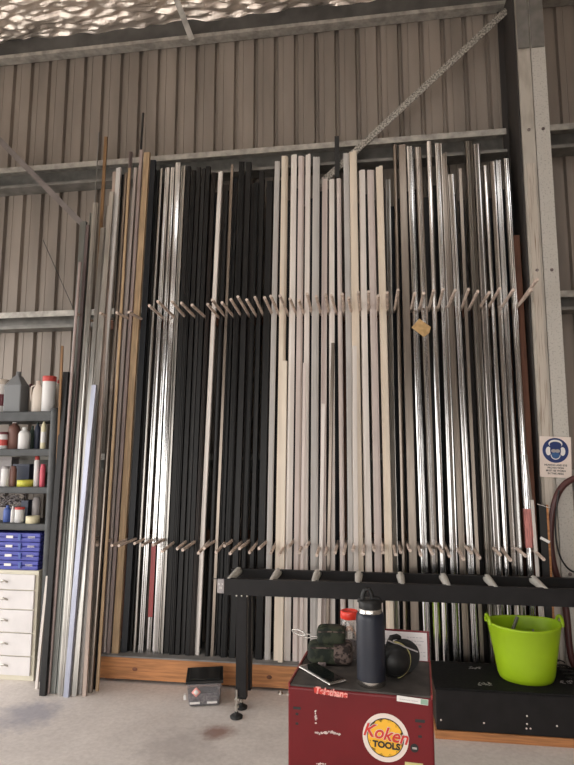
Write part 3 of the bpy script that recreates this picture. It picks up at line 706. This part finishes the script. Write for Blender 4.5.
mb=MB(T); mb.tube([(x-.0,y,z) for x,y,z in lp],.0075,8); mb.tube([(-.034,0,.245),(-.03,-.002,.255),(-.015,-.004,.256)],.006,8); mb.tube([(.034,0,.245),(.026,-.002,.257),(.008,-.004,.258)],.007,8); mb.build('carry_loop',M['plastic_black'],t)
# jar with red lid
jp=atZ(350,655,ZT); jp=Vector((jp.x,jp.y-.02,ZT)); T=Matrix.Translation(jp)
t=thing('plastic_jar','clear jar with a bright red screw lid behind the bottle','jar',jp)
MB(T).lathe([(.025,0),(.0275,.004),(.0275,.115),(.024,.122)],28).build('jar_body',M['clear'],t)
MB(T).lathe([(.024,.003),(.0245,.05),(.018,.056),(0,.058)],20).build('contents',M['stuffgrey'],t)
MB(T).lathe([(.0275,.122),(.0295,.124),(.0295,.142),(.028,.146),(.022,.147),(.022,.144),(0,.144)],28).build('lid',M['redplastic'],t)
# phone
A=atZ(297.5,668.5,ZT);B=atZ(316,664.8,ZT);C_=atZ(347,681.5,ZT);D=atZ(329,688,ZT)
cx=(A+B+C_+D)/4; d1=((C_+D)/2-(A+B)/2); Lp=d1.length; d1.normalize(); d2=Vector((-d1.y,d1.x,0)); d2=d2 if (B-A).dot(d2)>0 else -d2
PM=Matrix(((d1.x,d2.x,0,cx.x),(d1.y,d2.y,0,cx.y),(d1.z,d2.z,1,ZT),(0,0,0,1))); wp=.062
t=thing('mobile_phone','mobile phone lying face up near the cabinet front edge','phone',(cx.x,cx.y,ZT))
MB(PM).box(-Lp/2,-wp/2,.0005,Lp/2,wp/2,.009).build('case',M['steel'],t,bevel=.0035,seg=3)
MB(PM).box(-Lp/2+.010,-wp/2+.004,.009,Lp/2-.010,wp/2-.004,.0098).build('screen',M['glass'],t)
# small black dock by the phone
p=atZ(322,666,ZT); tag(MB(Matrix.Translation(p)@Matrix.Rotation(.3,4,'Z')).box(-.012,-.008,.0,.012,.008,.012).box(-.016,.006,0,.010,.014,.018).build('plug_adapter',M['stuffgrey'],bevel=.002),'small dark plug behind the phone','adapter')
# camouflage pouch: two stacked lobes
def lobe(mb,c,hx,hy,hz,T,seed=0):
    # rounded box through superellipsoid
    n=22;m=14; vs=[];fs=[]
    def sp(a,e): return math.copysign(abs(a)**e,a)
    for j in range(m+1):
        ph=-PI/2+PI*j/m
        for i in range(n):
            th=2*PI*i/n
            x=hx*sp(math.cos(ph),.45)*sp(math.cos(th),.45); y=hy*sp(math.cos(ph),.45)*sp(math.sin(th),.45); z=hz*sp(math.sin(ph),.55)
            k=1+.05*noise.noise(Vector((x*40+seed,y*40,z*40)))
            vs.append((c[0]+x*k,c[1]+y*k,c[2]+z))
    for j in range(m):
        for i in range(n):
            a=j*n+i;b=j*n+(i+1)%n; fs.append((a,b,b+n,a+n))
    mb.add(vs,fs,True,T)
cp=atZ(330,663,ZT); cp=Vector((cp.x,cp.y+.0,ZT)); T=Matrix.Translation(cp)@Matrix.Rotation(.05,4,'Z')
t=thing('camouflage_bag','small camouflage lunch bag beside the red-lidded jar','bag',cp)
mb=MB(); lobe(mb,(-.008,.012,.031),.064,.045,.031,T); mb.build('lower_compartment',M['camo'],t)
mb=MB(); lobe(mb,(.004,.018,.082),.046,.036,.027,T,5); mb.build('upper_compartment',M['camo'],t)
mb=MB(); lobe(mb,(.038,.008,.033),.034,.044,.031,T,9); part_label(mb.build('side_panel',M['camo2'],t),'brown mottled camouflage panel')
mb=MB(T); mb.tube([(-.06,-.028,.052),(-.03,-.036,.056),(.02,-.036,.056),(.05,-.030,.054)],.0025,6); mb.tube([(-.036,-.012,.096),(.0,-.018,.100),(.046,-.016,.098)],.002,6); mb.build('zip',M['camo2'],t)
mb=MB(T); mb.tube([(-.036,0,.104),(-.022,.006,.113),(-.006,.012,.108)],.004,6); mb.build('strap_loop',M['camo'],t)
kp=atY(300,633,cp.y)
t=thing('key_ring','silver key ring clipped to the camouflage bag','key ring',cp+Vector((-.06,0,.07)))
mb=MB(); c0=atY(299,632.5,cp.y-.01)
pts=[c0+Vector((.020*math.cos(a)*1.1,0,.007*math.sin(a)))+Vector((0,0,-.006*math.cos(a))) for a in [2*PI*k/16 for k in range(17)]]
mb.tube(pts,.0025,6); c1=atY(307,636,cp.y-.01); pts=[c1+Vector((.013*math.cos(a),0,.006*math.sin(a))) for a in [2*PI*k/12 for k in range(13)]]; mb.tube(pts,.0018,6)
mb.tube([c1+Vector((.011,0,0)),cp+Vector((-.03,-.005,.078))],.003,6); mb.build('ring',M['steel'],t)
# ear muffs
ep=atZ(400,683,ZT); ep=Vector((ep.x,ep.y+.045,ZT))
t=thing('ear_muffs','black ear muffs with yellow bands right of the bottle','ear muffs',ep)
EMt=Matrix.Translation(ep+Vector((-.006,0,.052)))@Matrix.Rotation(math.radians(28),4,'Z')@Matrix.Rotation(PI/2,4,'X')@Matrix.Rotation(math.radians(0),4,'Z')
cup=[(0,.028),(.022,.028),(.025,.024),(.033,.023),(.036,.019),(.042,.012),(.044,.012),(.047,.002),(.047,-.004)]
ER=Matrix.Translation(ep+Vector((-.012,-.012,.050)))@Matrix.Rotation(math.radians(22),4,'Z')@Matrix.Rotation(PI/2,4,'X')
MB(ER).lathe([(r,z) for r,z in cup][::-1],32).build('ear_cup',M['plastic_black'],t)
MB(ER).lathe([(.046,-.018),(.050,-.014),(.050,-.006),(.046,-.003)][::1],32).build('cushion',M['rubber'],t)
ER2=Matrix.Translation(ep+Vector((.012,.040,.050)))@Matrix.Rotation(math.radians(22),4,'Z')@Matrix.Rotation(-PI/2,4,'X')
MB(ER2).lathe([(r,z) for r,z in cup][::-1],32).build('ear_cup',M['plastic_black'],t)
MB(ER2).lathe([(.045,-.022),(.049,-.018),(.049,-.006),(.045,-.003)],32).build('cushion',M['rubber'],t)
for kz,(mm) in ((.000,ER),(-.010,ER)):
    pts=[mm@Vector((.0505*math.cos(a),.0505*math.sin(a),kz)) for a in [-PI*.45+PI*.95*k/16 for k in range(17)]]
    MB().tube(pts,.0014,6).build('wire_band',M['yband'],t)
pts=[ep+Vector((-.03,-.01,.095)),ep+Vector((-.02,.012,.108)),ep+Vector((-.004,.035,.105)),ep+Vector((.004,.045,.098))]
MB().tube(pts,.008,8).build('headband',M['rubber'],t)
a=atY(388,640.5,ep.y-.01);b=atY(418,652,ep.y-.005)
tag(MB().tube([a,b],.0022,8).build('pen',M['cangrey']),'thin grey pen-like rod resting across the ear muffs','pen')
# propped board with paper
q0=atZ(384,659,ZT);q1=atZ(429.5,662,ZT)
yb_=TI@Vector((q0.x,q0.y,0)); yb2=TD-.015
BM=TM@Matrix.Translation((0,yb2,ZT))@Matrix.Rotation(math.radians(-12),4,'X')
ua=.225; ub=TW-.002; hh=.092
t=thing('clipboard','red-edged board holding printed white paper, propped at cabinet back','clipboard',BM@Vector(((ua+ub)/2,0,0)))
MB(BM).box(ua,.0,.001,ub,.005,hh).build('board',M['red'],t,bevel=.001)
pp=MB(BM).box(ua+.004,-.0012,.004,ub-.008,-.0002,hh-.006).build('paper',M['paper'],t)
mb=MB(BM)
for r in range(6):
    x=ua+.012+random.uniform(0,.01)
    while x<ub-.02:
        L=random.uniform(.004,.014)
        if random.random()<.8: mb.box(x,-.0018,hh-.022-r*.0105,min(x+L,ub-.014),-.0013,hh-.0205-r*.0105)
        x+=L+.003
mb.build('printed_lines',M['ink'],pp)
# ------------------------------------------------------------------ safety sign on the column
sc=atY(555.5,457,4.29); SM=Matrix.Translation(sc)@Matrix.Rotation(PI/2,4,'X')@Matrix.Rotation(math.radians(-2.5),4,'Z')
t=thing('safety_sign','white sign with blue ear and eye protection symbol on the column','sign',sc)
sw,sh=.105,.142
MB(SM).box(-sw,-sh,-.002,sw,sh,.001).build('board',M['signboard'],t,bevel=.0015)
mb=MB(); disc(mb,.0865,SM@Matrix.Translation((0,.046,.0012)),48); sy=mb.build('symbol_disc',M['blue'],t)
def ell(mb,cx_,cy,rx,ry,z,n=28):
    vs=[(cx_+rx*math.cos(2*PI*i/n),cy+ry*math.sin(2*PI*i/n),z) for i in range(n)]; mb.add(vs,[tuple(range(n))],False,SM)
mb=MB(); ell(mb,0,.092,.046,.028,.0020); ell(mb,-.047,.040,.018,.030,.0021); ell(mb,.047,.040,.018,.030,.0021); ell(mb,0,.012,.032,.030,.0019); mb.build('symbol_outline',M['w'],sy)
mb=MB(); ell(mb,0,.046,.036,.052,.0026); ell(mb,0,.085,.040,.022,.0027); mb.build('symbol_head',M['blue'],sy)
mb=MB(); ell(mb,0,.012,.027,.024,.0030); mb.build('symbol_face',M['blue2'],sy)
mb=MB(); ell(mb,-.013,.042,.017,.012,.0034); ell(mb,.013,.042,.017,.012,.0035); mb.build('symbol_goggles',M['cangrey'],sy)
for k,s_ in enumerate(['HEARING AND EYE','PROTECTION','MUST BE WORN','IN THIS AREA']):
    text(s_,.0175,M['k'],'sign_lettering',t,SM@Matrix.Translation((0,-.057-k*.0195,.0014)),offset=.0004,sx=1.0)
# hose, cable, leaning panel at the right
def hosepts(lst,Y): return [atY(x,y,Y+dy) for x,y,dy in lst]
def smooth(pts,n=6):
    out=[]
    P=[pts[0]]+pts+[pts[-1]]
    for i in range(1,len(P)-2):
        for k in range(n):
            t_=k/n; a,b,c,d=P[i-1],P[i],P[i+1],P[i+2]
            out.append(.5*((2*b)+(c-a)*t_+(2*a-5*b+4*c-d)*t_*t_+(3*b-a-3*c+d)*t_**3))
    out.append(pts[-1]); return out
tag(MB().tube(smooth(hosepts([(600,492,-.02),(585,478,0),(571,480,0),(560,490,0),(553.5,508,0),(550.5,535,0),(553,562,.0),(560,585,.0),(566,610,.0),(572,660,-.02),(590,690,-.04)],4.24)),.022,12).build('air_hose',M['hose']),'dark red hose looped on the column under the sign','hose')
tag(MB().tube(smooth(hosepts([(559,490,0),(555.5,520,0),(557,545,0),(563,562,0),(574,572,0),(590,570,0)],4.20)),.006,8).build('cable',M['k']),'thin black cable looping right of the hose','cable')
p=atY(541,505,4.16);q=atY(550,505,4.10)
t=thing('leaning_panel','black panel with orange edge leaning against the column base','panel',(p.x,4.16,.182))
MB().box(p.x-.01,4.17,.182,q.x-.005,4.18,p.z).build('panel_face',M['k'],t)
part_label(MB().box(q.x-.005,4.165,.182,q.x+.007,4.185,p.z).build('panel_edge',M['fascia'],t),'orange timber edge')
c=atY(545,540,4.15); tag(MB(Matrix.Translation(c)@Matrix.Rotation(math.radians(28),4,'Y')).box(-.032,-.002,-.009,.032,.002,.009).build('paper_tag',M['w']),'small white tag tilted on the black leaning panel','tag')
tag(MB().tube([atY(537,504,4.15),atY(550.5,508,4.12)],.0025,6).build('wire',M['steel']),'thin bright wire across the top of the leaning panel','wire')
# pale cloth hanging right of column + dark bag
# ------------------------------------------------------------------ shelving at the left
SX0,SX1,SY_0,SY_1=-3.35,-2.415,4.06,4.46
t=thing('shelving_unit','charcoal plastic shelving unit at the left wall','shelving',((SX0+SX1)/2,SY_0,0))
SHZ=(1.94,1.655,1.37,1.10)
for z,th in zip(SHZ,(.075,.055,.05,.05)):
    MB().box(SX0,SY_0,z-th,SX1+.02,SY_1,z).build('shelf',M['plastic_grey'],t,bevel=.008)
for x in (SX0+.03,SX1+.025):
    for y in (SY_0+.02,SY_1-.02):
        MB().lathe([(.034,0),(.034,1.93),(.030,1.965),(.0,1.968)],16,Matrix.Translation((x,y,0))).build('post',M['plastic_grey'],t)
# items
def sx_(px,Y,z): return floorX(px,Y,z)
def bottle(px0,px1,ztop_px,zs,Y,m,name,label,cat,shape='bottle',cap=None,capm=None,group=None,lab=None):
    x0=sx_(px0,Y,zs);x1=sx_(px1,Y,zs); r=(x1-x0)/2; cx_=(x0+x1)/2; h=atY((px0+px1)/2,ztop_px,Y).z-zs
    T=Matrix.Translation((cx_,Y,zs)); t=thing(name,label,cat,(cx_,Y,zs),group)
    if shape=='bottle':
        MB(T).lathe([(r*.92,0),(r,.004),(r,h*.68),(r*.85,h*.78),(r*.36,h*.86),(r*.34,h*.90)],20).build('bottle_body',M[m],t)
        MB(T).lathe([(r*.42,h*.89),(r*.42,h*.985),(r*.3,h),(0,h)],14).build('cap',M[capm or 'w'],t)
    elif shape=='can':
        MB(T).lathe([(r*.95,0),(r,.003),(r,h*.84),(r*.9,h*.87)],20).build('can_body',M[m],t)
        MB(T).lathe([(r*.8,h*.86),(r*.8,h*.97),(r*.6,h),(0,h)],16).build('cap',M[capm or 'w'],t)
    elif shape=='tub':
        MB(T).lathe([(r*.9,0),(r,.004),(r*1.0,h*.85),(r*.97,h*.87)],24).build('tub_body',M[m],t)
        MB(T).lathe([(r*1.04,h*.85),(r*1.04,h*.98),(r*.98,h),(0,h)],24).build('lid',M[capm or 'w'],t)
    elif shape=='roll':
        MB(T).lathe([(r*.55,0),(r,0),(r,h),(r*.55,h),(r*.55,0.0005)],28).build('tape',M[m],t)
    elif shape=='jerry':
        d=r*.8
        mb=MB(T); mb.add([(-r,-d,0),(r,-d,0),(r,d,0),(-r,d,0),(-r,-d,h*.66),(r,-d,h*.66),(r,d,h*.66),(-r,d,h*.66),(-r*.15,-d*.5,h*.90),(r*.4,-d*.5,h*.90),(r*.4,d*.5,h*.90),(-r*.15,d*.5,h*.90)],[(0,3,2,1),(0,1,5,4),(1,2,6,5),(2,3,7,6),(3,0,4,7),(4,5,9,8),(5,6,10,9),(6,7,11,10),(7,4,8,11),(8,9,10,11)]); mb.build('can_body',M[m],t,bevel=r*.12,seg=3)
        MB(T).lathe([(r*.28,h*.88),(r*.28,h),(0,h)],14,Matrix.Translation((r*.12,0,0))).build('cap',M[capm or 'w'],t)
    elif shape=='jug':
        d=r*.7
        mb=MB(T); mb.lathe([(r*.9,0),(r,.01),(r,h*.55),(r*.8,h*.75),(r*.35,h*.9),(r*.33,h*.93)],22,Matrix.Scale(.75,4,(0,1,0))); mb.build('jug_body',M[m],t)
        mb=MB(T); mb.tube([(-r*.35,-d*.6,h*.85),(-r*.95,-d*.6,h*.82),(-r*1.1,-d*.5,h*.6),(-r*.95,-d*.4,h*.38)],r*.14,8); mb.build('handle',M[m],t)
        MB(T).lathe([(r*.38,h*.91),(r*.38,h),(0,h)],14).build('cap',M[capm or 'w'],t)
    elif shape=='box':
        MB(T).box(-r,-.05,0,r,.05,h*.9).build('box_body',M[m],t,bevel=.003); MB(T).box(-r*1.02,-.052,h*.9,r*1.02,.052,h).build('lid',M[capm or m],t)
    if lab:
        MB(T).lathe([(r*1.012,h*.2),(r*1.012,h*.55)],20).build('paper_label',M[lab],t)
    return t
z=SHZ[0]
bottle(-9,6.5,380,z,4.18,'w','plastic_tub','white tub with maroon label on the top shelf, cut by frame','tub','tub',capm='jug',lab='maroon')
bottle(7,24,372,z,4.17,'jerry','jerrycan','dark grey jerrycan on the top shelf','jerrycan','jerry',capm='jerry')
bottle(25.5,33,384,z,4.27,'jug','plastic_bottle','small beige bottle behind the cream jug, top shelf','bottle','bottle',capm='maroon')
bottle(31.5,42,381,z,4.17,'jug','plastic_jug','cream handled jug on the top shelf','jug','jug',capm='jug')
bottle(42,54,376.5,z,4.15,'wbottle','plastic_bottle','white bottle with red cap on the top shelf','bottle','tub',capm='redcap')
bottle(54,60,380,z,4.25,'jug','plastic_bottle','cream bottle at the right end of the top shelf','bottle','bottle',capm='redcap')
z=SHZ[1]
bottle(-2,6.5,432,z,4.13,'wbottle','paint_tin','small white tin with maroon lid on the second shelf','tin','tub',capm='maroon',lab='redcap')
bottle(8,18.5,420,z,4.18,'amber','glass_bottle','reddish brown bottle on the second shelf','bottle','bottle',capm='wbottle')
bottle(18.5,29,427,z,4.13,'wbottle','plastic_bottle','white bottle in the middle of the second shelf','bottle','bottle',capm='wbottle')
bottle(29,34,426,z,4.22,'dkgreen','glass_bottle','dark green bottle beside the white one on the second shelf','bottle','bottle',capm='dkgreen')
bottle(34,39,421,z,4.22,'dkbox','glass_bottle','dark bottle near the yellow-topped can, second shelf','bottle','bottle',capm='dkgreen')
bottle(40.5,45,418,z,4.12,'creamt','spray_can','slim cream can with yellow top on the second shelf','spray can','bottle',capm='yellowt',lab='wbottle')
z=SHZ[2]
bottle(1,9,466,z,4.13,'wbottle','paint_tin','white tin at the left of the third shelf','tin','can',capm='cangrey')
bottle(9.5,15.5,466,z,4.15,'amber','glass_bottle','tan bottle next to the white tin on the third shelf','bottle','can',capm='amber')
bottle(16,32,464,z,4.30,'dkbox','parts_box','dark blue box behind the yellow tape on the third shelf','box','box')
bottle(18,33,480,z,4.14,'yellowt','tape_roll','roll of yellow tape lying on the third shelf','tape','roll')
bottle(33.5,38.5,456,z,4.15,'wbottle','spray_can','white spray can with wide red cap on the third shelf','spray can','can',capm='redcap')
bottle(39.5,44.5,464,z,4.12,'canred','spray_can','pinkish red spray can at the third shelf end','spray can','can',capm='canred')
bottle(-3,14,457,z,4.36,'cangrey','parts_box','long grey box at the back of the third shelf','box','box')
z=SHZ[3]
bottle(3.5,10.5,505,z,4.15,'bluep','plastic_bottle','blue bottle on the lowest shelf','bottle','bottle',capm='bluep')
bottle(10.5,14,506,z,4.12,'wbottle','glue_bottle','small white nozzle bottle beside the blue one','bottle','bottle',capm='wbottle')
bottle(15,23.5,507,z,4.14,'wbottle','plastic_jar','white jar with red lid on the lowest shelf','jar','tub',capm='redcap')
bottle(32,39.5,497,z,4.22,'cangrey','spray_can','grey ringed can behind the cream tape, lowest shelf','can','can',capm='cangrey')
bottle(26.5,39,516,z,4.11,'creamt','tape_roll','roll of cream tape on the lowest shelf','tape','roll')
bottle(24,31,500,z,4.30,'dkbox','parts_box','small dark box at the back of the lowest shelf','box','box')
mb=MB()
for k in range(26):
    p=atY(random.uniform(-3,24),random.uniform(495,505),4.3); pts=[p+Vector((random.uniform(-.05,.05),random.uniform(-.05,.05),random.uniform(-.03,.03))) for _ in range(5)]
    for q_ in pts: q_.z=min(q_.z,1.30); q_.y=min(q_.y,4.44)
    mb.tube(smooth(pts,4),.004,5)
mb.box(sx_(-3,4.3,1.1),4.26,1.10,sx_(22,4.3,1.1),4.40,1.20)
tag(mb.build('cord_tangle',M['cords']),'tangle of grey cords heaped on the lowest shelf','cords')
# drawers
DXa,DXb=-3.05,-2.435
t=thing('drawer_cabinet','cream cabinet with five whitish drawers below the blue cases','drawers',((DXa+DXb)/2,4.1,0))
MB().box(DXa,4.045,.0,DXb,4.045+.36,.765).build('carcass',M['cream'],t,bevel=.003)
edges=[.742,.628,.492,.330,.170,.035]
for k in range(5):
    z1=edges[k]-.004;z0=edges[k+1]+.004
    d=MB().box(DXa+.02,4.028,z0,DXb-.022,4.045,z1).build('drawer',M['drawer'],t,bevel=.002)
    hx=sx_(4,4.02,(z0+z1)/2); hz=z0+(z1-z0)*.55
    mb=MB(); mb.tube([(hx-.022,4.026,hz-.008),(hx-.014,4.008,hz+.004),(hx,4.004,hz+.008),(hx+.014,4.008,hz+.004),(hx+.022,4.026,hz-.008)],.006,8); mb.build('handle',M['chrome'],d)
p=(sx_(24,4.027,.72)); 
# blue cases
zc=.765
for k in range(4):
    h=.066; x1=-2.445+[.0,.0,-.004,-.008][3-k]; x0=x1-.60
    nm=['lowest','second lowest','second highest','topmost'][k]
    t=thing('parts_case',f'blue parts case, {nm} of the stack of four on the drawers','case',((x0+x1)/2,4.05,zc),'stack of blue parts cases')
    MB().box(x0,4.055,zc+.001,x1,4.36,zc+h*.5).build('base',M['casebl'],t,bevel=.006)
    MB().box(x0,4.055,zc+h*.53,x1,4.36,zc+h-.001).build('lid',M['casebl'],t,bevel=.006)
    off=[.0,.01,.02,.03][k]*.6
    xa=sx_(6,4.05,zc)-.02+off; MB().box(xa,4.051,zc+.028,xa+.055,4.056,zc+.046).build('white_label',M['w'],t)
    text('IIIIIIII',.022,M['w'],'lettering',t,Matrix.Translation((x1-.07,4.052,zc+.036))@Matrix.Rotation(PI/2,4,'X'),sx=1.3)
    xb_=sx_(18,4.05,zc); MB().box(xb_,4.046,zc+.015,xb_+.022,4.056,zc+.058).build('latch',M['bluep'],t,bevel=.002)
    zc+=h+.001
# ------------------------------------------------------------------ light : overcast daylight through the door, the side opening and the added roof gap
wd=bpy.data.worlds.new('world'); scene.world=wd; wd.use_nodes=True; nt=wd.node_tree; bg=nt.nodes['Background']
tcn=nt.nodes.new('ShaderNodeTexCoord'); sep=nt.nodes.new('ShaderNodeSeparateXYZ'); rp=nt.nodes.new('ShaderNodeValToRGB')
nt.links.new(tcn.outputs['Generated'],sep.inputs[0]); nt.links.new(sep.outputs['Z'],rp.inputs[0]); nt.links.new(rp.outputs[0],bg.inputs['Color'])
rp.color_ramp.elements[0].position=0; rp.color_ramp.elements[0].color=(1.0,.963,.922,1); rp.color_ramp.elements[1].position=1; rp.color_ramp.elements[1].color=(.92,.93,.95,1)
bg.inputs['Strength'].default_value=3.9
def portal(loc,rot,sx,sy):
    l=bpy.data.lights.new('daylight_portal','AREA'); l.shape='RECTANGLE'; l.size=sx; l.size_y=sy; l.cycles.is_portal=True
    o=bpy.data.objects.new('daylight_portal',l); col.objects.link(o); o.location=loc; o.rotation_euler=rot
portal(((DX0+DX1)/2,YF-.05,DZ/2),(PI/2,0,0),DX1-DX0,DZ)
portal(((EX0+EX1)/2,YF-.05,1.3),(PI/2,0,0),EX1-EX0,2.6)
portal((XL-.05,(SY0+SY1)/2,SZ/2),(PI/2,0,-PI/2),SY1-SY0,SZ)
portal((1.2,.6,6.1),(0,0,0),2.4,1.0)
scene.view_settings.view_transform='Standard'; scene.view_settings.look='None'; scene.view_settings.gamma=1; scene.view_settings.use_curve_mapping=False
scene.view_settings.exposure=.28
